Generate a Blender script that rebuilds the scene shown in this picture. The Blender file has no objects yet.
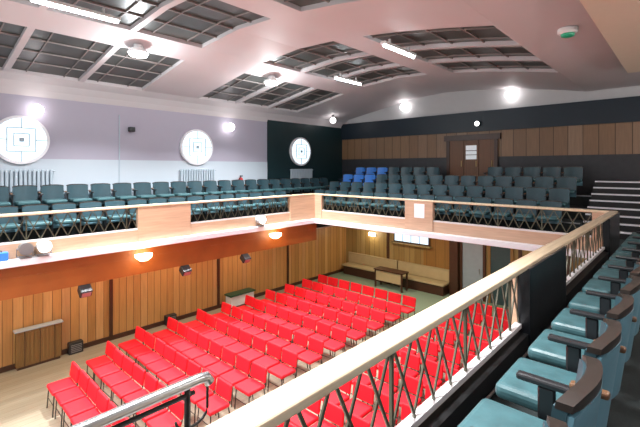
import bpy, bmesh, math, random
from mathutils import Vector, Matrix
random.seed(7)
R = math.radians
COL = bpy.context.scene.collection
E = 5.0                      # eye height above the hall floor (m)

# ------------------------------------------------------------------ materials
MATS = {}
def mat(name, col, rough=.5, metal=0., emit=None, estr=0., spec=None, noise=0., nscale=6., bump=0.):
    m = bpy.data.materials.new(name); m.use_nodes = True
    nt = m.node_tree; b = nt.nodes['Principled BSDF']
    b.inputs['Base Color'].default_value = (*col, 1)
    b.inputs['Roughness'].default_value = rough
    b.inputs['Metallic'].default_value = metal
    if spec is not None: b.inputs['Specular IOR Level'].default_value = spec
    if emit:
        b.inputs['Emission Color'].default_value = (*emit, 1)
        b.inputs['Emission Strength'].default_value = estr
    if noise or bump:
        tc = nt.nodes.new('ShaderNodeTexCoord'); nz = nt.nodes.new('ShaderNodeTexNoise')
        nz.inputs['Scale'].default_value = nscale; nz.inputs['Detail'].default_value = 4
        nt.links.new(tc.outputs['Object'], nz.inputs['Vector'])
        if noise:
            mx = nt.nodes.new('ShaderNodeMix'); mx.data_type = 'RGBA'
            mx.inputs[6].default_value = (*[c * (1 - noise) for c in col], 1)
            mx.inputs[7].default_value = (*[min(1, c * (1 + noise)) for c in col], 1)
            nt.links.new(nz.outputs['Fac'], mx.inputs[0]); nt.links.new(mx.outputs[2], b.inputs['Base Color'])
        if bump:
            bp = nt.nodes.new('ShaderNodeBump'); bp.inputs['Strength'].default_value = bump
            bp.inputs['Distance'].default_value = .01
            nt.links.new(nz.outputs['Fac'], bp.inputs['Height']); nt.links.new(bp.outputs['Normal'], b.inputs['Normal'])
    MATS[name] = m
    return m

def planks(name, axis, width, cols, rough=.45, grain='Z', gap=.012, gapcol=(.05, .025, .01)):
    """boards side by side along AXIS, each its own tone, grain running along GRAIN"""
    m = bpy.data.materials.new(name); m.use_nodes = True
    nt = m.node_tree; b = nt.nodes['Principled BSDF']; L = nt.links.new
    b.inputs['Roughness'].default_value = rough
    tc = nt.nodes.new('ShaderNodeTexCoord'); sp = nt.nodes.new('ShaderNodeSeparateXYZ')
    L(tc.outputs['Object'], sp.inputs[0])
    dv = nt.nodes.new('ShaderNodeMath'); dv.operation = 'DIVIDE'; dv.inputs[1].default_value = width
    L(sp.outputs[axis], dv.inputs[0])
    fl = nt.nodes.new('ShaderNodeMath'); fl.operation = 'FLOOR'; L(dv.outputs[0], fl.inputs[0])
    wn = nt.nodes.new('ShaderNodeTexWhiteNoise'); wn.noise_dimensions = '1D'; L(fl.outputs[0], wn.inputs['W'])
    cr = nt.nodes.new('ShaderNodeValToRGB'); e = cr.color_ramp.elements
    e[0].color = (*cols[0], 1); e[1].color = (*cols[-1], 1)
    for i, c in enumerate(cols[1:-1]):
        k = cr.color_ramp.elements.new((i + 1) / (len(cols) - 1)); k.color = (*c, 1)
    L(wn.outputs['Value'], cr.inputs[0])
    mp = nt.nodes.new('ShaderNodeMapping'); s = [14, 14, 14]; s['XYZ'.index(grain)] = .9
    mp.inputs['Scale'].default_value = s; L(tc.outputs['Object'], mp.inputs[0])
    nz = nt.nodes.new('ShaderNodeTexNoise'); nz.inputs['Scale'].default_value = 2.; nz.inputs['Detail'].default_value = 6
    L(mp.outputs[0], nz.inputs['Vector'])
    mr = nt.nodes.new('ShaderNodeMapRange'); mr.inputs[3].default_value = .72; mr.inputs[4].default_value = 1.25
    L(nz.outputs['Fac'], mr.inputs[0])
    mu = nt.nodes.new('ShaderNodeVectorMath'); mu.operation = 'SCALE'
    L(cr.outputs[0], mu.inputs[0]); L(mr.outputs[0], mu.inputs['Scale'])
    fr = nt.nodes.new('ShaderNodeMath'); fr.operation = 'FRACT'; L(dv.outputs[0], fr.inputs[0])
    lt = nt.nodes.new('ShaderNodeMath'); lt.operation = 'LESS_THAN'; lt.inputs[1].default_value = gap / width
    L(fr.outputs[0], lt.inputs[0])
    mx = nt.nodes.new('ShaderNodeMix'); mx.data_type = 'RGBA'
    L(lt.outputs[0], mx.inputs[0]); L(mu.outputs[0], mx.inputs[6]); mx.inputs[7].default_value = (*gapcol, 1)
    L(mx.outputs[2], b.inputs['Base Color'])
    MATS[name] = m
    return m

mat('red_fabric', (.78, .006, .02), .62, noise=.12, nscale=9)
mat('chair_steel', (.07, .065, .06), .35, .6)
mat('rim_dark', (.03, .022, .018), .35)
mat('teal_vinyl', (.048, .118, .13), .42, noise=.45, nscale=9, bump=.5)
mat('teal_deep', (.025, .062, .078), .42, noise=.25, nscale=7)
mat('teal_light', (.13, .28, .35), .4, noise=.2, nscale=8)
mat('blue_daylight_and_case', (.05, .22, .66), .38, noise=.15)  # daylight coloured into the corner seats; the case's own blue
mat('black_shell', (.012, .013, .015), .35)
mat('arm_black', (.018, .018, .02), .3)
mat('arm_wood', (.16, .075, .035), .35, noise=.2)
mat('wall_pale', (.50, .56, .62), .55, noise=.03, nscale=1.2)
mat('white_paint', (.70, .68, .70), .6, noise=.02, nscale=2)
mat('wall_cool', (.40, .37, .45), .6, noise=.025, nscale=1.2)
mat('ceiling_pink', (.585, .545, .56), .6, noise=.03, nscale=1.5)
mat('cream', (.72, .63, .50), .5, noise=.03)
mat('grey_wall', (.50, .50, .51), .6, noise=.03)
mat('tile_dark', (.060, .064, .060), .35, noise=.45, nscale=1.3)
mat('tile_grid', (.24, .21, .20), .5)
mat('navy', (.004, .013, .024), .45, noise=.2, nscale=1)
mat('teal_dark', (.004, .022, .026), .45, noise=.15, nscale=1)
mat('dado_dark', (.03, .03, .035), .5, noise=.3)
mat('brown_fascia', (.27, .075, .012), .45, noise=.3, nscale=2.5)
mat('ledge_white', (.80, .78, .82), .35)
mat('soffit', (.55, .5, .4), .6)
mat('carpet_dark', (.012, .018, .018), .85, noise=.6, nscale=40)
mat('step_black', (.010, .010, .011), .6)
mat('carpet_green', (.19, .26, .20), .9, noise=.12, nscale=25)
mat('black_panel', (.008, .009, .012), .32)
mat('lattice_iron', (.11, .10, .065), .4, .3)
mat('steel', (.36, .37, .37), .3, .95)
mat('iron_black', (.015, .015, .015), .4, .4)
mat('base_white', (.70, .66, .66), .4)
mat('grey_metal', (.30, .30, .31), .35, .6)
mat('globe_glow', (1, 1, 1), .4, emit=(1, .95, .94), estr=7)
mat('window_glow', (.3, .35, .4), .3, emit=(.78, .94, 1), estr=1.1)
mat('muntin', (.36, .46, .54), .5)
mat('strip_glow', (1, 1, 1), .4, emit=(.82, .95, 1), estr=20)
mat('spot_glow', (1, 1, 1), .4, emit=(.88, 1, 1), estr=30)
mat('warm_glow', (1, .9, .75), .4, emit=(1, .78, .48), estr=9)
mat('hatch_glow', (.7, .85, 1), .3, emit=(.55, .78, 1), estr=.75)
mat('fixture_white', (.8, .8, .8), .4)
mat('fixture_black', (.02, .02, .022), .4)
mat('radiator', (.40, .47, .53), .4)
mat('paper', (.85, .88, .92), .7)
mat('ext_red', (.55, .012, .02), .3)
mat('green_plastic', (.02, .42, .22), .3)
mat('brass', (.55, .4, .18), .3, .8)
mat('glass_pane', (.75, .78, .8), .08, emit=(.8, .85, .9), estr=.25)
mat('door_blue', (.26, .32, .40), .4, noise=.1)
mat('dark_wood', (.055, .022, .012), .4, noise=.3, nscale=8)
mat('bench_seat', (.42, .34, .20), .6, noise=.1)
mat('bench_green', (.015, .07, .04), .4)
planks('wood_wall_x', 'X', .21, [(.36, .18, .055), (.50, .27, .09), (.44, .22, .07), (.56, .32, .12), (.40, .21, .09)])
planks('wood_wall_y', 'Y', .26, [(.30, .20, .065), (.36, .25, .10), (.24, .15, .045), (.40, .29, .13)])
planks('wood_upper_y', 'Y', .42, [(.22, .125, .065), (.26, .15, .08), (.20, .11, .055), (.30, .19, .12)], gap=.02)
planks('pier_wood', 'X', 3.0, [(.56, .35, .23), (.53, .33, .21)], gap=0, grain='X')
planks('pier_wood_y', 'Y', 3.0, [(.56, .36, .25), (.54, .34, .23)], gap=0, grain='Y')
planks('rail_wood', 'Y', 50., [(.74, .58, .40), (.72, .56, .38)], gap=0, grain='X', rough=.18)
planks('wood_brown_y', 'Y', .40, [(.26, .13, .03), (.30, .16, .045), (.22, .105, .02)])
planks('door_wood', 'Y', .9, [(.13, .052, .018), (.16, .062, .022)], gap=.01)
planks('door_wood_x', 'X', .32, [(.22, .12, .035), (.28, .15, .05)], gap=.02)
planks('floor_wood', 'Y', .19, [(.33, .29, .215), (.37, .325, .24), (.31, .27, .195)], gap=.006, grain='X', rough=.35, gapcol=(.22, .16, .1))

# ------------------------------------------------------------------ mesh tools
class MB:
    def __init__(s): s.bm = bmesh.new(); s.sm = False
    def box(s, x0, x1, y0, y1, z0, z1, bev=0., seg=2, M=None):
        b = bmesh.new()
        bmesh.ops.create_cube(b, size=1)
        bmesh.ops.scale(b, vec=(abs(x1 - x0), abs(y1 - y0), abs(z1 - z0)), verts=b.verts)
        bmesh.ops.translate(b, vec=((x0 + x1) / 2, (y0 + y1) / 2, (z0 + z1) / 2), verts=b.verts)
        if bev: bmesh.ops.bevel(b, geom=list(b.edges), offset=bev, segments=seg, profile=.5, affect='EDGES')
        s._add(b, M); return s
    def _add(s, b, M=None):
        if M is not None: bmesh.ops.transform(b, matrix=M, verts=b.verts)
        me = bpy.data.meshes.new('tmp'); b.to_mesh(me); b.free()
        s.bm.from_mesh(me); bpy.data.meshes.remove(me)
    def bar(s, p0, p1, w, t, side):
        """flat bar from p0 to p1; w across (in the plane), t along SIDE"""
        p0, p1 = Vector(p0), Vector(p1); d = (p1 - p0).normalized(); sd = Vector(side).normalized(); a = d.cross(sd)
        vs = []
        for p in (p0, p1):
            for i, j in ((-1, -1), (1, -1), (1, 1), (-1, 1)):
                vs.append(s.bm.verts.new(p + a * (i * w / 2) + sd * (j * t / 2)))
        for f in ((0, 1, 2, 3), (7, 6, 5, 4), (0, 4, 5, 1), (1, 5, 6, 2), (2, 6, 7, 3), (3, 7, 4, 0)):
            s.bm.faces.new([vs[i] for i in f])
        return s
    def tube(s, pts, r, n=8):
        pts = [Vector(p) for p in pts]; rings = []
        for i, p in enumerate(pts):
            d = (pts[min(i + 1, len(pts) - 1)] - pts[max(i - 1, 0)]).normalized()
            u = d.cross(Vector((0, 0, 1)))
            if u.length < .05: u = d.cross(Vector((1, 0, 0)))
            u.normalize(); v = d.cross(u)
            rr = r[i] if isinstance(r, (list, tuple)) else r
            rings.append([s.bm.verts.new(p + (u * math.cos(2 * math.pi * k / n) + v * math.sin(2 * math.pi * k / n)) * rr) for k in range(n)])
        for a, b in zip(rings, rings[1:]):
            for k in range(n): s.bm.faces.new((a[k], a[(k + 1) % n], b[(k + 1) % n], b[k]))
        s.bm.faces.new(rings[0][::-1]); s.bm.faces.new(rings[-1]); s.sm = True
        return s
    def lathe(s, prof, c, axis='Z', n=20):
        """profile [(r, h)] turned about AXIS through c"""
        rings = []
        for r, h in prof:
            ring = []
            for k in range(n):
                a = 2 * math.pi * k / n; x, y = r * math.cos(a), r * math.sin(a)
                v = {'Z': (x, y, h), 'Y': (x, h, y), 'X': (h, x, y)}[axis]
                ring.append(s.bm.verts.new(Vector(c) + Vector(v)))
            rings.append(ring)
        for a, b in zip(rings, rings[1:]):
            for k in range(n): s.bm.faces.new((a[k], a[(k + 1) % n], b[(k + 1) % n], b[k]))
        s.bm.faces.new(rings[0][::-1]); s.bm.faces.new(rings[-1]); s.sm = True
        return s
    def quad(s, *ps):
        s.bm.faces.new([s.bm.verts.new(p) for p in ps]); return s
    def build(s, name, m, parent=None):
        bmesh.ops.recalc_face_normals(s.bm, faces=s.bm.faces)
        me = bpy.data.meshes.new(name); s.bm.to_mesh(me); s.bm.free()
        me.materials.append(MATS[m])
        if s.sm:
            for p in me.polygons: p.use_smooth = True
            try: me.set_sharp_from_angle(angle=R(40))
            except Exception: pass
        o = bpy.data.objects.new(name, me); COL.objects.link(o)
        if parent is not None: o.parent = parent
        return o
def sphere(mb, c, r, n=16):
    prof = [(max(.0005, r * math.sin(math.pi * i / 10)), -r * math.cos(math.pi * i / 10)) for i in range(11)]
    return mb.lathe(prof, c, 'Z', n)

def struct(o): o['kind'] = 'structure'; return o
def tag(o, label, cat, group=None):
    o['label'] = label; o['category'] = cat
    if group: o['group'] = group
    return o
def empty(name, loc=(0, 0, 0), rz=0.):
    o = bpy.data.objects.new(name, None); COL.objects.link(o); o.location = loc; o.rotation_euler = (0, 0, rz)
    o.empty_display_size = .1
    return o
KIDS = {}
def dup(root):
    if root.name not in KIDS: KIDS[root.name] = [(c, list(c.children)) for c in root.children]
    r = root.copy(); COL.objects.link(r)
    for c, gs in KIDS[root.name]:
        k = c.copy(); COL.objects.link(k); k.parent = r
        for g in gs:
            q = g.copy(); COL.objects.link(q); q.parent = k
    return r
ORD = 'first second third fourth fifth sixth seventh eighth ninth tenth eleventh twelfth thirteenth fourteenth fifteenth sixteenth seventeenth eighteenth nineteenth twentieth twenty-first twenty-second twenty-third twenty-fourth twenty-fifth'.split()

def arealight(name, loc, size, power, col, rot=(0, 0, 0), sizey=None, spread=180):
    l = bpy.data.lights.new(name, 'AREA'); l.energy = power; l.color = col; l.size = size
    if sizey: l.shape = 'RECTANGLE'; l.size_y = sizey
    l.spread = R(spread)
    o = bpy.data.objects.new(name, l); COL.objects.link(o); o.location = loc; o.rotation_euler = rot
    return o
def pointlight(name, loc, power, col, rad=.1):
    l = bpy.data.lights.new(name, 'POINT'); l.energy = power; l.color = col; l.shadow_soft_size = rad
    o = bpy.data.objects.new(name, l); COL.objects.link(o); o.location = loc
    return o

# ------------------------------------------------------------------ key dimensions
XB = -3.0                    # near end of what is built
XF = 15.2                    # far wall
YL = 12.6                    # upper left wall
YLL = 12.35                  # panelled wall under the left balcony
YR = -2.6                    # right wall
RY0, RY1 = 1.11, 1.25        # near rail, inner and outer edge
LRY = 9.8                    # left rail plane
FRX = 10.3                   # far rail plane
ZR = E - .90                 # top of hand rails
ZS = E - 1.50                # bottom of lattice
ZB = E - 1.70                # balcony floor
YC = 5.9                     # crown of the vault

PROF = [(-2.6, 2.35), (1.2, 2.45), (2.45, 2.45), (3.4, 2.63), (4.4, 2.79), (5.3, 2.90), (6.15, 2.98), (7.3, 3.03), (8.75, 2.93), (9.6, 2.78),
        (10.8, 2.57), (12.15, 2.34), (12.4, 2.2), (12.53, 2.03), (12.6, 1.87)]
def zc(y):
    for (a, za), (b, zb) in zip(PROF, PROF[1:]):
        if y <= b: return E + za + (zb - za) * (y - a) / (b - a)
    return E + 1.87

# ------------------------------------------------------------------ room shell
struct(MB().box(XB, XF, YR, YLL + .3, -.1, 0).build('floor', 'floor_wood'))
struct(MB().box(11.75, XF, .3, YLL, 0, .012).build('floor_carpet', 'carpet_green'))
struct(MB().box(XB, XF, YLL, YLL + .1, 0, ZB - .4).build('wall_left_lower', 'wood_wall_x'))
struct(MB().box(XF, XF + .1, YR, YLL + .1, 0, ZB - .4).build('wall_far_lower', 'wood_wall_y'))
struct(MB().box(XB, XF + .1, YL, YL + .1, ZB - .4, E + 2.0).build('wall_left', 'wall_cool'))
struct(MB().box(XB, 10.45, YL - .012, YL, ZB, E + .24).build('wall_left_dado', 'wall_pale'))
struct(MB().box(10.45, XF, YL - .05, YL, ZB, E + 1.95).build('wall_left_panel', 'teal_dark'))
struct(MB().box(XF, XF + .1, YR, YL, ZB - .4, E + 3.3).build('wall_far', 'grey_wall'))
struct(MB().box(XF - .12, XF, YR, YL - .05, E + 1.38, E + 2.13).build('trim_far_band', 'navy'))
struct(MB().box(XF - .05, XF, YR, YL - .05, E + .42, E + 1.38).build('wall_far_panelling', 'wood_upper_y'))
struct(MB().box(XF - .04, XF, YR, YL - .05, ZB, E + .42).build('wall_far_dado', 'dado_dark'))
struct(MB().box(XB, XF, YR - .1, YR, 0, E + 2.3).build('wall_right', 'white_paint'))

# vaulted ceiling with recessed laylight coffers
PX = [(.3, 5.2), (7.1, 11.7)]
PY = [(9.6, 12.15), (6.15, 8.75), (2.5, 5.3)]
xs = sorted({XB, XF, *[v for p in PX for v in p]})
ys = sorted({YR, YL, *[y for y, _ in PROF], *[v for p in PY for v in p]})
def in_p(x, y): return any(a < x < b for a, b in PX) and any(c < y < d for c, d in PY)
mb = MB(); DEP = .16
for xa, xb in zip(xs, xs[1:]):
    for ya, yb in zip(ys, ys[1:]):
        if in_p((xa + xb) / 2, (ya + yb) / 2): continue
        mb.quad((xa, ya, zc(ya)), (xb, ya, zc(ya)), (xb, yb, zc(yb)), (xa, yb, zc(yb)))
for a, b in PX:
    for c, d in PY:
        yy = [y for y in ys if c <= y <= d]
        for ya, yb in zip(yy, yy[1:]):
            for x in (a, b): mb.quad((x, ya, zc(ya)), (x, yb, zc(yb)), (x, yb, zc(yb) + DEP), (x, ya, zc(ya) + DEP))
        for y in (c, d): mb.quad((a, y, zc(y)), (b, y, zc(y)), (b, y, zc(y) + DEP), (a, y, zc(y) + DEP))
ceil = struct(mb.build('ceiling', 'ceiling_pink'))
for p in ceil.data.polygons: p.use_smooth = False

pn = 0
for pi, (a, b) in enumerate(PX):
    for qi, (c, d) in enumerate(PY):
        yy = [y for y in ys if c <= y <= d]
        t = empty('ceiling_laylight', ((a + b) / 2, (c + d) / 2, zc((c + d) / 2)))
        off = Vector(t.location)
        sh = MB(); gl = MB()
        for ya, yb in zip(yy, yy[1:]):
            pts = [(a, ya, zc(ya)), (b, ya, zc(ya)), (b, yb, zc(yb)), (a, yb, zc(yb))]
            lo = [Vector(p) + Vector((0, 0, DEP * .55)) - off for p in pts]; hi = [Vector(p) + Vector((0, 0, DEP)) - off for p in pts]
            sh.quad(*lo); sh.quad(*hi)
        for k in (1, 2):                                  # two broad mullions: three bays
            x = a + (b - a) * k / 3; fr = MB()
            for ya, yb in zip(yy, yy[1:]):
                fr.bar(Vector((x, ya, zc(ya) + .05)) - off, Vector((x, yb, zc(yb) + .05)) - off, .13, .1, (0, -(zc(yb) - zc(ya)), yb - ya))
            fr.build('mullion', 'ceiling_pink', t)
        for k in range(1, 4):                             # fine grid along the hall
            y = c + (d - c) * k / 4
            gl.bar(Vector((a, y, zc(y) + .07)) - off, Vector((b, y, zc(y) + .07)) - off, .035, .03, (0, 0, 1))
        for k in range(6):
            x = a + (b - a) * (k + .5) / 6
            if k % 1 == 0:
                for ya, yb in zip(yy, yy[1:]):
                    gl.bar(Vector((x, ya, zc(ya) + .07)) - off, Vector((x, yb, zc(yb) + .07)) - off, .022, .03, (0, -(zc(yb) - zc(ya)), yb - ya))
        sh.build('tile_sheet', 'tile_dark', t); gl.build('grid', 'tile_grid', t)
        where = [['over the first round window', 'above the left balcony aisle line with strip light at its edge', 'at the top edge of the picture'],
                 ['beside the far left round window', 'middle one of the far row of three', 'right-hand one of the far row of three']][pi][qi]
        tag(t, 'dark gridded ceiling panel, ' + {(0, 0): 'near left one sloping over the first round window', (0, 1): 'near one holding the long strip light at the top left',
            (0, 2): 'near one just cut off by the top edge', (1, 0): 'far left one sloping down to the corner globe',
            (1, 1): 'middle one of the far three', (1, 2): 'right-hand one of the far three'}[(pi, qi)], 'ceiling panel', 'gridded laylights in the vault')

# cream raft hanging over the right balcony
o = MB().box(6.4, 12.2, YR + .3, 1.12, E + 2.30, E + 2.36, .01).build('ceiling_raft', 'cream')
tag(o, 'cream flat ceiling raft over the right-hand balcony', 'ceiling raft')

# balconies: slabs, floors, ledges, fascias
struct(MB().box(XB, XF, LRY + .05, YL, ZB - .12, ZB).box(XB, XF, LRY + .05, YL, ZB - .45, ZB - .12).build('floor_balcony_left', 'carpet_dark'))
struct(MB().box(FRX + .05, XF, YR, LRY + .05, ZB - .22, ZB).build('floor_balcony_far', 'carpet_dark'))
struct(MB().box(XB, FRX + .05, YR, RY1 - .05, ZB - .22, ZB).build('floor_balcony_right', 'carpet_dark'))
struct(MB().box(XB, XF, LRY, YLL, ZB - .48, ZB - .45).build('ceiling_under_left', 'soffit'))
struct(MB().box(FRX + .05, XF, .3, LRY, ZB - .25, ZB - .22).build('ceiling_under_far', 'soffit'))
# wood band below the lattice, white lip, brown beam
struct(MB().box(XB, FRX, LRY, LRY + .06, E - 1.80, ZS).build('trim_band_left', 'pier_wood'))
struct(MB().box(FRX, FRX + .06, RY1, LRY + .06, E - 1.80, ZS).build('trim_band_far', 'pier_wood_y'))
struct(MB().box(XB, FRX, RY1 - .06, RY1, E - 1.80, ZS).build('trim_band_right', 'pier_wood'))
struct(MB().box(XB, FRX, RY0 - .01, RY1 - .06, ZB, ZS - .04).build('trim_kick_right', 'step_black'))
struct(MB().box(XB, FRX + .1, LRY - .17, LRY + .02, E - 1.93, E - 1.79, .012).build('trim_lip_left', 'ledge_white'))
struct(MB().box(FRX - .17, FRX + .02, RY1, LRY - .17, E - 1.93, E - 1.79, .012).build('trim_lip_far', 'ledge_white'))
struct(MB().box(XB, FRX - .17, RY1 - .02, RY1 + .17, E - 1.93, E - 1.79, .012).build('trim_lip_right', 'ledge_white'))
struct(MB().box(XB, FRX + .1, LRY + .0, LRY + .12, E - 2.57, E - 1.90).build('trim_beam_left', 'brown_fascia'))
struct(MB().box(XB, XF, YLL - .03, YLL, 0, .13).build('baseboard_left', 'dark_wood'))
struct(MB().box(XF - .03, XF, .3, YLL, 0, .2).build('baseboard_far', 'dark_wood'))
# dark battens on the panelled wall
for i, x in enumerate((4.35, 7.95, 11.3)):
    struct(MB().box(x, x + .09, YLL - .04, YLL, .13, 2.85).build('trim_%d' % (i + 2), 'dark_wood'))
for i, y in enumerate((9.85, 4.35, 2.9)):
    struct(MB().box(XF - .05, XF, y, y + .12, .2, 2.85).build('trim_%d' % (i + 5), 'dark_wood'))

# piers in the balcony front
def pier(name, x0, x1, y0, y1, m, z0=None, cap='rail_wood'):
    p = MB().box(x0, x1, y0, y1, z0 or E - 1.80, ZR - .02, .006).build(name, m)
    struct(p); return p
pier('pier', 4.1, 5.48, LRY - .03, LRY + .10, 'pier_wood')
pier('pier', 9.1, FRX + .10, LRY - .03, LRY + .10, 'pier_wood')
pier('pier', FRX - .03, FRX + .1, 9.45, LRY - .03, 'pier_wood_y')
pier('pier', FRX - .03, FRX + .1, 5.25, 6.13, 'pier_wood_y')
pier('pier', FRX - .03, FRX + .1, 1.28, 1.55, 'pier_wood_y')
# the right-hand piers: wood towards the hall, black towards the seats
for x0, x1 in ((4.04, 5.49), (9.0, FRX + .1)):
    struct(MB().box(x0, x1, 1.20, 1.28, E - 1.80, ZR - .02, .006).build('pier', 'pier_wood'))
    struct(MB().box(x0 - .005, x1 + .005, 1.085, 1.198, ZB, ZR - .035, .006).build('pier', 'black_panel'))

# railings: wooden hand rail over a crossed iron lattice
def lattice(mb, p0, p1, z0, z1, side, cell=.245):
    p0, p1 = Vector(p0), Vector(p1); L = (p1 - p0).length; n = max(1, round(L / cell)); d = (p1 - p0) / n
    s = Vector(side)
    for i in range(n):
        a, b = p0 + d * i, p0 + d * (i + 1)
        mb.bar((a.x + s.x * .006, a.y + s.y * .006, z0), (b.x + s.x * .006, b.y + s.y * .006, z1), .018, .011, side)
        mb.bar((b.x - s.x * .006, b.y - s.y * .006, z0), (a.x - s.x * .006, a.y - s.y * .006, z1), .018, .011, side)
    for i in range(0, n + 1, 4):
        a = p0 + d * i; mb.bar((a.x, a.y, z0), (a.x, a.y, z1), .02, .02, side)
def railing(label, p0, p1, side, near=False):
    p0, p1 = Vector(p0), Vector(p1)
    t = empty('balcony_railing', (*((p0 + p1) / 2).xy, ZS)); o = Vector(t.location)
    q0, q1 = Vector((p0.x, p0.y, 0)) - Vector((o.x, o.y, 0)), Vector((p1.x, p1.y, 0)) - Vector((o.x, o.y, 0))
    m = MB(); lattice(m, q0, q1, .035, .538, side); m.build('lattice', 'lattice_iron', t)
    m = MB(); m.bar((q0.x, q0.y, .02), (q1.x, q1.y, .02), .04, .06, side); m.build('base_rail', 'base_white', t)
    m = MB(); m.bar((q0.x, q0.y, .536), (q1.x, q1.y, .536), .012, .03, side); m.build('lattice_edge', 'lattice_iron', t)
    tag(t, label, 'railing', 'crossed lattice panels of the balcony front')
SY, SX = (0, 1, 0), (1, 0, 0)
railing('crossed lattice panel of the left balcony, from the left edge to the first pier', (XB, LRY + .035, 0), (4.1, LRY + .035, 0), SY)
railing('crossed lattice panel between the two wood piers of the long left balcony', (5.48, LRY + .035, 0), (9.1, LRY + .035, 0), SY)
railing('crossed lattice panel of the end balcony between corner pier and pier with the paper', (FRX + .035, 6.13, 0), (FRX + .035, 9.45, 0), SX)
railing('crossed lattice panel of the end balcony right of the pier with the paper', (FRX + .035, 1.55, 0), (FRX + .035, 5.25, 0), SX)
railing('nearest dark crossed lattice panel with red chairs showing through it', (XB, 1.19, 0), (4.04, 1.19, 0), SY)
railing('pale crossed lattice panel beyond the black pier on the right balcony', (5.49, 1.19, 0), (9.0, 1.19, 0), SY)
def handrail(label, x0, x1, y0, y1):
    o = MB().box(x0, x1, y0, y1, ZR - .055, ZR, .016, 3).build('handrail', 'rail_wood')
    tag(o, label, 'handrail', 'wooden hand rails of the balcony')
handrail('long pale wooden hand rail along the left balcony front', XB, FRX - .04, LRY - .04, LRY + .11)
handrail('pale wooden hand rail along the far end balcony front', FRX - .04, FRX + .11, RY1 + .001, LRY + .11)
handrail('broad shiny wooden hand rail running down the foreground to the bottom edge', XB, FRX + .11, RY0, RY1)

# grey conduit at the foot of the near balcony front
o = MB().tube([(XB, 1.08, ZB + .03), (8.9, 1.08, ZB + .03)], .012).build('conduit', 'grey_metal')
tag(o, 'thin grey metal strip along the floor beside the black kickboard', 'conduit')

# steel stair rail at bottom left
t = empty('stair_handrail', (.81, 1.47, E - 1.79))
m = MB().tube([(-3.0, 0, .93), (.05, 0, .93), (.085, 0, .925), (.10, 0, .90)], .022, 12).build('rail_tube', 'steel', t)
m = MB().tube([(-3.0, 0, .885), (.03, 0, .885)], .010, 8).build('under_bar', 'iron_black', t)
m = MB().tube([(0, 0, .0), (0, 0, .91)], .013, 8).build('post', 'iron_black', t)
pts = [(.02 + .07 * math.cos(a), 0, .80 + .05 * math.sin(a)) for a in [math.pi + i * math.pi / 8 for i in range(9)]] + [(.09, 0, .90)]
MB().tube(pts, .006, 6).build('scroll', 'iron_black', t)
for k in range(1, 5):
    MB().tube([(-.55 * k, 0, 0), (-.55 * k, 0, .91)], .013, 8).build('post', 'iron_black', t)
tag(t, 'round steel stair rail on black posts at the bottom left', 'stair rail')

# ------------------------------------------------------------------ red chairs (face -X; origin on floor)
def make_red():
    t = empty('red_chair')
    MB().box(-.23, .21, -.245, .245, .42, .50, .03, 3).build('seat', 'red_fabric', t)
    M = Matrix.Translation((.21, 0, .52)) @ Matrix.Rotation(R(9), 4, 'Y')
    MB().box(-.03, .03, -.24, .24, .0, .30, .026, 3, M).build('backrest', 'red_fabric', t)
    for s in (1, -1):
        MB().tube([(-.19, s * .215, .43), (-.22, s * .225, 0)], .012, 6).build('leg', 'chair_steel', t)
        MB().tube([(.262, s * .215, .76), (.215, s * .215, .46), (.19, s * .215, .42), (.26, s * .225, 0)], .012, 6).build('leg', 'chair_steel', t)
    MB().tube([(-.205, -.22, .22), (-.205, .22, .22)], .008, 6).build('stretcher', 'chair_steel', t)
    return t
proto = make_red(); first = True
ROWS = 11; PITCH = .882; CW = .545
count = [6, 7] + [8] * 9
for r in range(12):
    x = 2.47 + PITCH * r
    rowname = 'front row' if r == 0 else ORD[r] + ' row'
    blocks = []
    if r < 11:
        ytop = [9.87, 10.40][r] if r < 2 else 10.80
        nA = 6 if r == 0 else (7 if r == 1 else 8)
        blocks.append(('left', ytop, nA))
    blocks.append(('right', 5.45, 5))
    for side, ytop, n in blocks:
        for k in range(n):
            o = proto if first else dup(proto); first = False
            o.location = (x + random.uniform(-.015, .015), ytop - .27 - CW * k, .0)
            o.rotation_euler = (0, 0, random.uniform(-.03, .03))
            if side == 'left':
                lab = 'red padded chair, %s from the wooden wall in the %s of the left block' % (ORD[k], rowname)
            else:
                lab = 'red padded chair right of the aisle, %s seat from the aisle in the %s' % (ORD[k], rowname)
            tag(o, lab, 'chair', 'red chairs in the %s block' % side)

# ------------------------------------------------------------------ theatre seats on the balconies (face +Y; origin on their floor)
def curved(mb, x0, x1, ycen, bow, th, z0, z1, tilt, n=8):
    g = []
    for i in range(n + 1):
        u = i / n; x = x0 + (x1 - x0) * u; dy = bow * (1 - (2 * u - 1) ** 2)
        crown = .025 * (1 - (2 * u - 1) ** 4)
        col = []
        for z, c in ((z0, 0), (z1, crown)):
            for s in (-.5, .5): col.append(mb.bm.verts.new((x, ycen - dy + s * th - (z - z0) * tilt, z + c)))
        g.append(col)      # [low back, low front, high back, high front]
    for a, b in zip(g, g[1:]):
        mb.bm.faces.new((a[0], b[0], b[2], a[2])); mb.bm.faces.new((a[1], a[3], b[3], b[1]))
        mb.bm.faces.new((a[2], b[2], b[3], a[3])); mb.bm.faces.new((a[0], a[1], b[1], b[0]))
    for e in (g[0], g[-1]): mb.bm.faces.new((e[0], e[1], e[3], e[2]))
    mb.sm = True
    return mb
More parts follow.
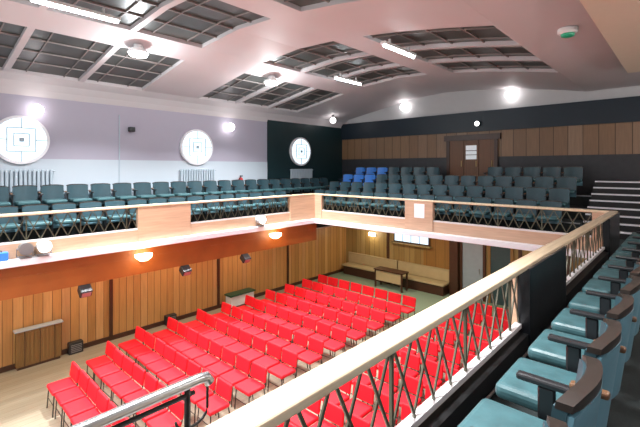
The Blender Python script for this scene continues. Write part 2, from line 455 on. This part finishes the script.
def make_theatre(fabric='teal_vinyl'):
    t = empty('theatre_seat')
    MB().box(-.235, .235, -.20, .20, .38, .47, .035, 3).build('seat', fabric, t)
    curved(MB(), -.25, .25, -.215, .05, .05, .40, .80, .14).build('backrest', fabric if fabric == 'blue_daylight_and_case' else 'teal_deep', t)
    curved(MB(), -.245, .245, -.233, .05, .022, .26, .775, .14).build('back_panel', fabric if fabric == 'blue_daylight_and_case' else 'teal_light', t)
    curved(MB(), -.255, .255, -.282, .05, .058, .793, .822, .14).build('back_rim', 'rim_dark', t)
    a = MB().box(.258, .312, -.26, .04, .60, .635, .012, 2).build('armrest', 'arm_black', t)
    MB().box(.258, .312, -.36, -.20, .636, .668, .012, 2).build('arm_cap', 'arm_wood', a)
    MB().box(.270, .300, -.14, -.06, .0, .60, .01, 1).build('stand', 'black_shell', t)
    return t
seat0 = make_theatre(); seat_first = True
seat_daylight_tint = None
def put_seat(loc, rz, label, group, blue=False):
    global seat_first, seat_daylight_tint
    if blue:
        if seat_daylight_tint is None: o = seat_daylight_tint = make_theatre('blue_daylight_and_case')
        else: o = dup(seat_daylight_tint)
    else:
        o = seat0 if seat_first else dup(seat0); seat_first = False
    o.location = loc; o.rotation_euler = (0, 0, rz)
    tag(o, label, 'seat', group)
SP = .585
# near row beside the photographer
for k in range(14):
    x = 1.335 + .63 * k
    put_seat((x, .63, ZB), 0, 'teal and black theatre seat behind the right railing, %s from the bottom edge' % ORD[k], 'theatre seats along the right balcony')
# left balcony, two tiers, facing the hall
struct(MB().box(XB, XF, 12.30, YL, ZB + .42, ZB + .80).build('floor_step_left', 'carpet_dark'))
TL = .42
struct(MB().box(XB, XF, 11.38, YL, ZB, ZB + TL).build('floor_tier_left', 'carpet_dark'))
for r, (y, z, nm) in enumerate(((10.95, ZB, 'front row'), (11.98, ZB + TL, 'back row'))):
    for k in range(21):
        x = 1.75 + SP * k
        if r == 0 and x > 10.5: continue
        put_seat((x, y, z), math.pi, 'dark teal theatre seat on the left balcony, %s, %s from the left edge' % (nm, ORD[k]), 'theatre seats on the left balcony')
# far balcony, four tiers, facing the stage (-X)
TIERS = [(11.45, 0), (12.35, .30), (13.25, .60), (14.15, .90)]
for i, (x, dz) in enumerate(TIERS[1:]):
    struct(MB().box(x - .47, XF, 2.05, 11.36, ZB + dz - .30, ZB + dz).build('floor_tier_far', 'carpet_dark'))
    struct(MB().box(x - .49, x - .43, 2.05, 11.36, ZB + dz - .02, ZB + dz + .006).build('trim_nosing', 'grey_metal'))
struct(MB().box(13.7, XF, 11.36, 11.38, ZB, ZB + .9).build('wall_tier_end', 'step_black'))
for r, (x, dz) in enumerate(TIERS):
    for k in range(15):
        y = 10.85 - SP * k
        if r == 3 and 5.0 < y < 7.1: continue        # landing in front of the doors
        blue = r in (2, 3) and k in (0, 1, 2)  # bluish daylight on the corner seats, put into their upholstery colour
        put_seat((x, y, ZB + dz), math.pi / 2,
                 ('daylight-tinted blue' if blue else 'dark teal') + ' theatre seat in the %s row of the end balcony, %s from the left' % (ORD[r], ORD[k]),
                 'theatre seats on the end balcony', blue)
# stair with pale nosings at the far right
n = 8
for i in range(n):
    x = 11.9 + i * .29; z = ZB + .80 * 0 + .165 * (i + 1)
    struct(MB().box(x, XF, -.9, 2.03, ZB + .165 * i, z).build('floor_step', 'step_black'))
    struct(MB().box(x - .02, x + .06, -.9, 2.03, z - .03, z + .006).build('trim_step_nosing', 'ledge_white'))

# ------------------------------------------------------------------ left wall: round windows, radiators, globes
for i, x in enumerate((2.31, 7.27, 12.25)):
    z = E + .72; r = .59; y = YL - (.05 if x > 10.45 else 0)
    w = struct(MB().lathe([(r * .93, -.0), (r * .93, -.09), (r + .03, -.09), (r + .03, 0)], (x, y, z), 'Y', 40).build('window_%d' % (i + 1), 'ledge_white'))
    w2 = MB().lathe([(r * .925, -.03), (r * .925, -.10)], (x, y, z), 'Y', 40).build('pane', 'window_glow', w)
    m = MB()
    for h in (.16, .30):
        for s in (1, -1):
            m.box(x - h, x + h, y - .125, y - .098, z + s * h - .009, z + s * h + .009)
            m.box(x + s * h - .009, x + s * h + .009, y - .125, y - .098, z - h, z + h)
    for s in (1, -1):
        m.box(x + s * .30, x + s * .545, y - .125, y - .098, z - .008, z + .008)
        m.box(x - .008, x + .008, y - .125, y - .098, z + (.30 if s > 0 else -.545), z + (.545 if s > 0 else -.30))
    m.box(x - .05, x + .05, y - .125, y - .098, z - .05, z + .05)
    m.build('glazing_bar', 'muntin', w)
    t = empty('radiator', (x, y - .05, ZB + TL + .38))
    m = MB()
    for k in range(14):
        xx = -.62 + k * .095
        m.box(xx, xx + .07, -.07, .0, .12, .86, .018, 2)
    m.build('fins', 'radiator', t)
    m = MB(); m.tube([(-.66, -.035, .16), (.74, -.035, .16)], .02); m.tube([(-.66, -.035, .82), (.74, -.035, .82)], .02); m.build('pipe', 'radiator', t)
    for s in (-.5, .55): MB().box(s, s + .05, -.06, -.01, 0, .13).build('foot', 'radiator', t)
    tag(t, 'pale column radiator under the ' + ['round window at the left edge', 'middle round window', 'round window on the dark wall panel'][i], 'radiator', 'radiators below the round windows')

def globe(loc, axis, label, r=.115):
    t = empty('globe_light', loc)
    sphere(MB(), (0, 0, 0), r).build('globe', 'globe_glow', t)
    if axis == 'Y': MB().lathe([(.05, 0.203), (.05, .16), (.02, .15), (.02, .09)], (0, 0, 0), 'Y', 12).build('bracket', 'fixture_black', t)
    else: MB().lathe([(.05, 0.203), (.05, .16), (.02, .15), (.02, .09)], (0, 0, 0), 'X', 12).build('bracket', 'fixture_black', t)
    tag(t, label, 'wall light', 'globe wall lights')
globe((2.62, YL - .2, E + 1.50), 'Y', 'white globe wall light above the round window at the left edge', .15)
globe((8.55, YL - .2, E + 1.50), 'Y', 'white globe wall light above right of the middle round window', .15)
t = empty('globe_light', (13.66, 11.85, E + 2.155))
sphere(MB(), (0, 0, 0), .13).build('globe', 'globe_glow', t)
MB().lathe([(.06, .235), (.06, .19), (.02, .17), (.02, .11)], (0, 0, 0), 'Z', 12).build('bracket', 'fixture_black', t)
tag(t, 'white globe light hung from the ceiling in the far left corner', 'globe light', 'globe wall lights')
globe((XF - .2, 9.0, E + 2.6), 'X', 'white globe wall light above the dark band, middle of the end wall', .16)
globe((XF - .2, 4.7, E + 2.60), 'X', 'white globe wall light above the dark band, right part of the end wall', .17)
t = empty('band_spotlight', (XF - .12, 5.85, E + 1.66))
MB().lathe([(.05, 0), (.05, -.05), (.09, -.06), (.10, -.14)], (0, 0, 0), 'X', 14).build('housing', 'fixture_black', t)
MB().lathe([(.085, -.141), (.085, -.147)], (0, 0, 0), 'X', 14).build('lens', 'globe_glow', t)
tag(t, 'small lit spot lamp on the dark band above the brown doors', 'spotlight')

# conduit and small projector-like fitting on the left wall
o = MB().tube([(4.72, YL - .02, ZB + TL + .38), (4.72, YL - .02, E + 1.6)], .018).build('conduit', 'radiator'); tag(o, 'thin grey pipe up the left wall between the first two round windows', 'pipe')
t = empty('wall_sensor', (5.05, YL, E + 1.18))
MB().box(-.09, .09, -.16, -.02, -.07, .07, .02).build('body', 'fixture_black', t); MB().box(-.03, .03, -.03, 0, -.03, .03).build('bracket', 'fixture_black', t)
tag(t, 'small dark wall fitting high on the left wall between two round windows', 'fitting')

# fire extinguisher by the left wall
t = empty('fire_extinguisher', (9.05, YL - .14, ZB + TL + .38))
MB().lathe([(.085, 0), (.09, .03), (.09, .46), (.07, .52), (.03, .55), (.03, .58)], (0, 0, 0), 'Z', 14).build('cylinder', 'ext_red', t)
MB().box(-.02, .02, -.10, .04, .58, .62).build('handle', 'fixture_black', t)
MB().tube([(0, -.03, .58), (-.09, -.06, .52), (-.11, -.05, .2)], .014).build('hose', 'fixture_black', t)
tag(t, 'red fire extinguisher by the left wall right of the middle round window', 'fire extinguisher')

# ------------------------------------------------------------------ far wall doors
w = struct(MB().box(XF - .14, XF - .05, 5.15, 5.27, E - .85, E + 1.22).box(XF - .14, XF - .05, 6.98, 7.10, E - .85, E + 1.22)
           .box(XF - .16, XF - .05, 5.05, 7.2, E + 1.06, E + 1.27).build('door_1', 'dark_wood'))
for y0, y1 in ((5.27, 5.83), (5.85, 6.40), (6.42, 6.98)):
    d = MB().box(XF - .11, XF - .06, y0, y1, E - .80, E + 1.06).build('door_leaf', 'door_wood', w)
    if y0 == 5.85:
        MB().box(XF - .125, XF - .105, y0 + .07, y1 - .07, E + .33, E + .86).build('pane', 'glass_pane', d)
        m = MB()
        for z in (.50, .66): m.box(XF - .135, XF - .12, y0 + .05, y1 - .05, E + z - .012, E + z + .012)
        m.build('glazing_bar', 'dark_wood', d)
    MB().tube([(XF - .14, y0 + .08, E + .05), (XF - .14, y0 + .08, E + .28)], .014).build('handle', 'brass', d)

# lower level far wall: blue door, teal door, lit hatch, bench
def hall_door(n, y0, y1, fm, leaf):
    w = struct(MB().box(XF - .09, XF, y1, y1 + .10, 0, 2.4).box(XF - .09, XF, y0 - .10, y0, 0, 2.4).box(XF - .09, XF, y0 - .14, y1 + .14, 2.4, 2.52).build('door_%d' % n, fm))
    d = MB().box(XF - .06, XF - .01, y0, y1, .012, 2.4).build('door_leaf', leaf, w)
    MB().tube([(XF - .10, y0 + .12, 1.0), (XF - .10, y0 + .12, 1.2)], .014).build('handle', 'steel', d)
hall_door(2, 5.70, 6.48, 'dark_wood', 'door_blue')
hall_door(3, 4.72, 5.42, 'door_wood_x', 'teal_deep')
struct(MB().box(XF - .22, XF, 6.62, 6.95, 0, 2.85).build('trim_column', 'dark_wood'))
struct(MB().box(XF - .06, XF, 6.95, 8.15, .2, 2.85).build('wall_far_lower_panel', 'wood_brown_y'))

t = empty('serving_hatch', (XF - .06, 8.7, 1.78))
MB().box(-.06, .06, -.86, .86, 0, .50).build('frame', 'dark_wood', t)
for k in range(4): MB().box(-.085, -.055, -.80 + .405 * k, -.42 + .405 * k, .06, .44, .01).build('pane', 'hatch_glow', t)
MB().box(-.24, .06, -.95, .95, -.05, 0, .01).build('shelf', 'wood_wall_y', t)
tag(t, 'lit blue-white serving hatch high on the wall under the end balcony', 'hatch')

def bench(label, y0, y1):
    t = empty('wall_bench', (XF, (y0 + y1) / 2, .012)); h = (y1 - y0) / 2
    MB().box(-.62, -.04, -h, h, .38, .46, .02).build('seat', 'bench_seat', t)
    MB().box(-.55, -.04, -h + .05, h - .05, 0, .38).build('plinth', 'dark_wood', t)
    MB().box(-.12, -.06, -h, h, .47, .92, .02).build('backrest', 'bench_seat', t)
    MB().box(-.14, -.05, -h, h, .92, .95, .01).build('top_rail', 'bench_seat', t)
    tag(t, label, 'bench', 'benches along the end wall')
bench('long tan bench with dark base on the end wall, left part below the hatch', 9.4, 12.1)
bench('tan bench with dark base on the end wall, right part beside the dark column', 7.0, 9.35)
t = empty('side_table', (14.15, 9.1, .012))
MB().box(-.25, .25, -.70, .70, .72, .77, .01).build('table_top', 'dark_wood', t)
for a in (-.2, .2):
    for b in (-.63, .63): MB().box(a - .03, a + .03, b - .03, b + .03, 0, .72).build('leg', 'dark_wood', t)
MB().box(-.21, -.18, -.6, .6, .30, .70).build('front_panel', 'bench_seat', t)
tag(t, 'narrow table with dark top and tan front before the end wall bench', 'table')

# lower left wall things
t = empty('radiator_cover', (2.62, YLL, 0))
MB().box(-.48, .48, -.20, -.03, .06, .94, .01).build('body', 'door_wood_x', t)
m = MB()
for k in range(11): m.box(-.42 + .08 * k, -.38 + .08 * k, -.215, -.20, .12, .86)
m.build('slats', 'door_wood_x', t)
MB().box(-.52, .52, -.24, -.03, .94, .98, .008).build('top', 'radiator', t)
MB().box(-.46, .46, -.19, -.03, 0, .06).build('plinth', 'dark_wood', t)
tag(t, 'slatted brown wooden radiator cover against the panelled wall', 'radiator cover')
for x, lab in ((3.45, 'small black floor box against the panelled wall beside the radiator cover'), (6.15, 'small black floor box at the panelled wall beyond the dark batten')):
    t = empty('floor_box', (x, YLL - .03, 0))
    MB().box(-.17, .17, -.18, 0, 0, .30, .01).build('body', 'fixture_black', t)
    m = MB()
    for k in range(5): m.box(-.13, .13, -.187, -.178, .05 + .045 * k, .07 + .045 * k)
    m.build('grille', 'grey_metal', t)
    tag(t, lab, 'floor box', 'black floor boxes along the panelled wall')
t = empty('low_bench', (8.75, YLL - .05, 0))
MB().box(-.55, .55, -.42, -.02, .42, .48, .01).build('seat', 'bench_green', t)
MB().box(-.5, .5, -.38, -.04, .06, .42).build('front_panel', 'white_paint', t)
for a in (-.5, .44): MB().box(a, a + .06, -.38, -.05, 0, .06).build('foot', 'dark_wood', t)
tag(t, 'low white bench with dark green top against the panelled wall', 'bench')

# fascia lights on the brown beam
for x, lab in ((4.2, 'glowing warm wall light on the brown beam under the first wood pier'), (8.38, 'glowing warm wall light on the brown beam near the corner pier')):
    t = empty('wall_sconce', (x, LRY, E - 2.21))
    MB().lathe([(.10, -.02), (.19, .06), (.20, .13)], (0, -.10, 0), 'Z', 20).build('shade', 'warm_glow', t)
    MB().box(-.06, .06, -.10, 0, -.05, .02, .01).build('bracket', 'brass', t)
    tag(t, lab, 'wall light', 'warm sconces on the brown beam')
    pointlight('sconce_lamp', (x, LRY - .36, E - 2.15), 14, (1, .72, .42), .12)
for x, lab in ((2.95, 'small dark spotlight hung under the brown beam above the radiator cover'), (5.34, 'small dark spotlight hung under the brown beam, middle of the three'), (7.28, 'small dark spotlight hung under the brown beam, nearest the far corner')):
    t = empty('beam_spotlight', (x, LRY + .03, E - 2.57))
    MB().box(-.03, .03, -.03, .03, -.05, 0).build('bracket', 'fixture_black', t)
    M = Matrix.Translation((0, -.04, -.13)) @ Matrix.Rotation(R(35), 4, 'X')
    MB().box(-.12, .12, -.12, .12, -.09, .09, .02, 2, M).build('housing', 'fixture_black', t)
    MB().box(-.09, .09, -.128, -.119, -.06, .06, 0, 2, M).build('lens', 'grey_metal', t)
    tag(t, lab, 'spotlight', 'dark spotlights under the brown beam')

# things on the white lip of the left balcony
def stage_lamp(loc, label, size=1., body='fixture_white'):
    t = empty('stage_lantern', loc)
    s = size
    MB().box(-.10 * s, .10 * s, -.09 * s, .09 * s, 0, .025).build('base', 'grey_metal', t)
    MB().tube([(-.14 * s, 0, .03), (-.14 * s, 0, .20 * s), (-.10 * s, 0, .22 * s)], .012).tube([(.14 * s, 0, .03), (.14 * s, 0, .20 * s), (.10 * s, 0, .22 * s)], .012).tube([(-.14 * s, 0, .03), (.14 * s, 0, .03)], .012).build('yoke', 'grey_metal', t)
    MB().lathe([(.07 * s, .13 * s), (.11 * s, .08 * s), (.12 * s, -.12 * s), (.13 * s, -.14 * s)], (0, 0, .2 * s), 'Y', 16).build('housing', body, t)
    MB().lathe([(.11 * s, -.141 * s), (.11 * s, -.147 * s)], (0, 0, .2 * s), 'Y', 16).build('lens', 'globe_glow' if body == 'fixture_white' else 'grey_metal', t)
    tag(t, label, 'stage light', 'stage lights on the balcony lip')
stage_lamp((2.15, LRY - .12, E - 1.785), 'white stage light on the lip at the left edge, bright lens', 1.0)
stage_lamp((1.85, LRY - .09, E - 1.785), 'grey stage light standing left of the bright one on the lip', .95, 'grey_metal')
stage_lamp((7.75, LRY - .12, E - 1.785), 'small white stage light on the lip near the far corner', 1.0)
t = empty('cable_case', (1.42, LRY - .085, E - 1.785))
MB().box(-.16, .16, -.07, .07, 0, .16, .015).build('body', 'blue_daylight_and_case', t); MB().tube([(-.06, 0, .16), (-.06, 0, .19), (.06, 0, .19), (.06, 0, .16)], .008).build('handle', 'fixture_black', t)
tag(t, 'blue case on the balcony lip at the left edge', 'case')
o = MB().box(FRX - .034, FRX - .0295, 5.50, 5.82, E - 1.42, E - 1.02).build('notice', 'paper')
tag(o, 'white sheet of paper on the wood pier of the end balcony', 'notice')

# ------------------------------------------------------------------ ceiling fittings
def strip(x0, x1, y, label):
    t = empty('strip_light', ((x0 + x1) / 2, y, zc(y) - .24)); h = (x1 - x0) / 2
    MB().box(-h, h, -.06, .06, .0, .06, .01).build('housing', 'fixture_white', t)
    MB().tube([(-h + .03, 0, -.025), (h - .03, 0, -.025)], .028, 10).build('tube', 'strip_glow', t)
    for s in (-.6, .6): MB().box(s * h - .02, s * h + .02, -.02, .02, .06, .16).build('bracket', 'fixture_white', t)
    tag(t, label, 'strip light', 'strip lights on the vault')
    arealight('strip_lamp', ((x0 + x1) / 2, y, zc(y) - .30), x1 - x0, 90, (.88, .95, 1), (0, 0, 0), .12, 140)
strip(1.55, 2.95, 7.85, 'long lit strip light at the top left of the ceiling')
strip(9.2, 10.5, 7.9, 'lit strip light under the middle far ceiling panel')
strip(7.0, 8.3, 4.7, 'lit strip light at the left corner of the right-hand ceiling panel')
for x, y, lab in ((3.9, 9.3, 'bright round spotlight glaring between the near ceiling panels'), (7.97, 9.4, 'bright round spotlight at the edge of the far left ceiling panel')):
    t = empty('ceiling_spotlight', (x, y, zc(y) - .03))
    MB().lathe([(.10, .02), (.10, -.05), (.20, -.10), (.225, -.17)], (0, 0, 0), 'Z', 20).build('housing', 'fixture_white', t)
    MB().lathe([(.21, -.171), (.18, -.23), (.07, -.26)], (0, 0, 0), 'Z', 20).build('lens', 'spot_glow', t)
    tag(t, lab, 'spotlight', 'round spotlights on the vault')
    pointlight('spot_lamp', (x, y, zc(y) - .55), 85, (.92, .98, 1), .18); arealight('spot_beam', (x, y, zc(y) - .34), .4, 290, (.96, .98, 1), spread=125)
t = empty('emergency_light', (8.1, 1.58, zc(1.58) - .03))
MB().lathe([(.16, .02), (.16, -.04), (.13, -.07)], (0, 0, 0), 'Z', 20).build('base', 'fixture_white', t)
MB().lathe([(.11, -.071), (.10, -.11), (.05, -.13)], (0, 0, 0), 'Z', 20).build('lens', 'green_plastic', t)
tag(t, 'round ceiling fitting with a green cover at the top right', 'emergency light')

# ------------------------------------------------------------------ lighting
for x, y, p in ((-1.2, 9.3, 190), (-1.2, 3.5, 300), (2.2, 2.0, 220), (-1.2, 6.5, 300)):
    arealight('vault_fill_light', (x, y, zc(y) - .2), .8, p * .9, (.96, .98, 1), spread=130)  # unseen fill lights without fittings, added to brighten the hall
t = empty('bulkhead_light', (XF, 10.75, 1.95))
MB().box(-.05, .004, -.2, .2, -.1, .1, .01).build('base', 'fixture_white', t)
MB().box(-.11, -.05, -.17, .17, -.08, .08, .03, 3).build('lens', 'warm_glow', t)
tag(t, 'lit bulkhead light on the end wall above the tan bench', 'wall light')
pointlight('bulkhead_lamp', (XF - .35, 10.75, 1.95), 14, (1, .86, .62), .1)
for x, y in ((12.6, 9.2), (12.6, 6.8), (12.6, 4.2)):
    t = empty('downlight', (x, y, ZB - .25))
    MB().lathe([(.09, 0), (.09, -.02), (.07, -.022)], (0, 0, 0), 'Z', 16).build('lens', 'warm_glow', t)
    tag(t, 'warm downlight in the ceiling below the end balcony', 'downlight', 'downlights below the end balcony')
    arealight('downlight_lamp', (x, y, ZB - .32), .3, 45, (1, .85, .6))
for x in (1.0, 3.6, 6.2, 8.8): arealight('under_lamp', (x, 11.2, ZB - .5), .5, 26, (1, .80, .55))

for x, y in ((4.0, -2.3), (8.5, -2.3), (12.6, -2.3)): pointlight('right_fill_light', (x, y, E + 1.5), 75, (1, .94, .88), .15)  # fill added out of view, no fittings, to lift the right-hand ceiling

w = bpy.data.worlds.new('world'); bpy.context.scene.world = w; w.use_nodes = True
w.node_tree.nodes['Background'].inputs[0].default_value = (.93, .96, 1, 1)
w.node_tree.nodes['Background'].inputs[1].default_value = .85

# ------------------------------------------------------------------ camera
cd = bpy.data.cameras.new('camera'); cam = bpy.data.objects.new('camera', cd); COL.objects.link(cam)
cd.sensor_fit = 'HORIZONTAL'; cd.sensor_width = 36; cd.lens = 36 * 400 / 640
cd.shift_y = -45.5 / 640; cd.clip_start = .05; cd.clip_end = 200
cam.location = (0, 0, E); cam.rotation_euler = (R(90), 0, R(42.8 - 90))
s = bpy.context.scene; s.camera = cam
s.view_settings.view_transform = 'Standard'; s.view_settings.look = 'None'
s.view_settings.exposure = 0.3; s.view_settings.gamma = 1; s.view_settings.use_curve_mapping = False
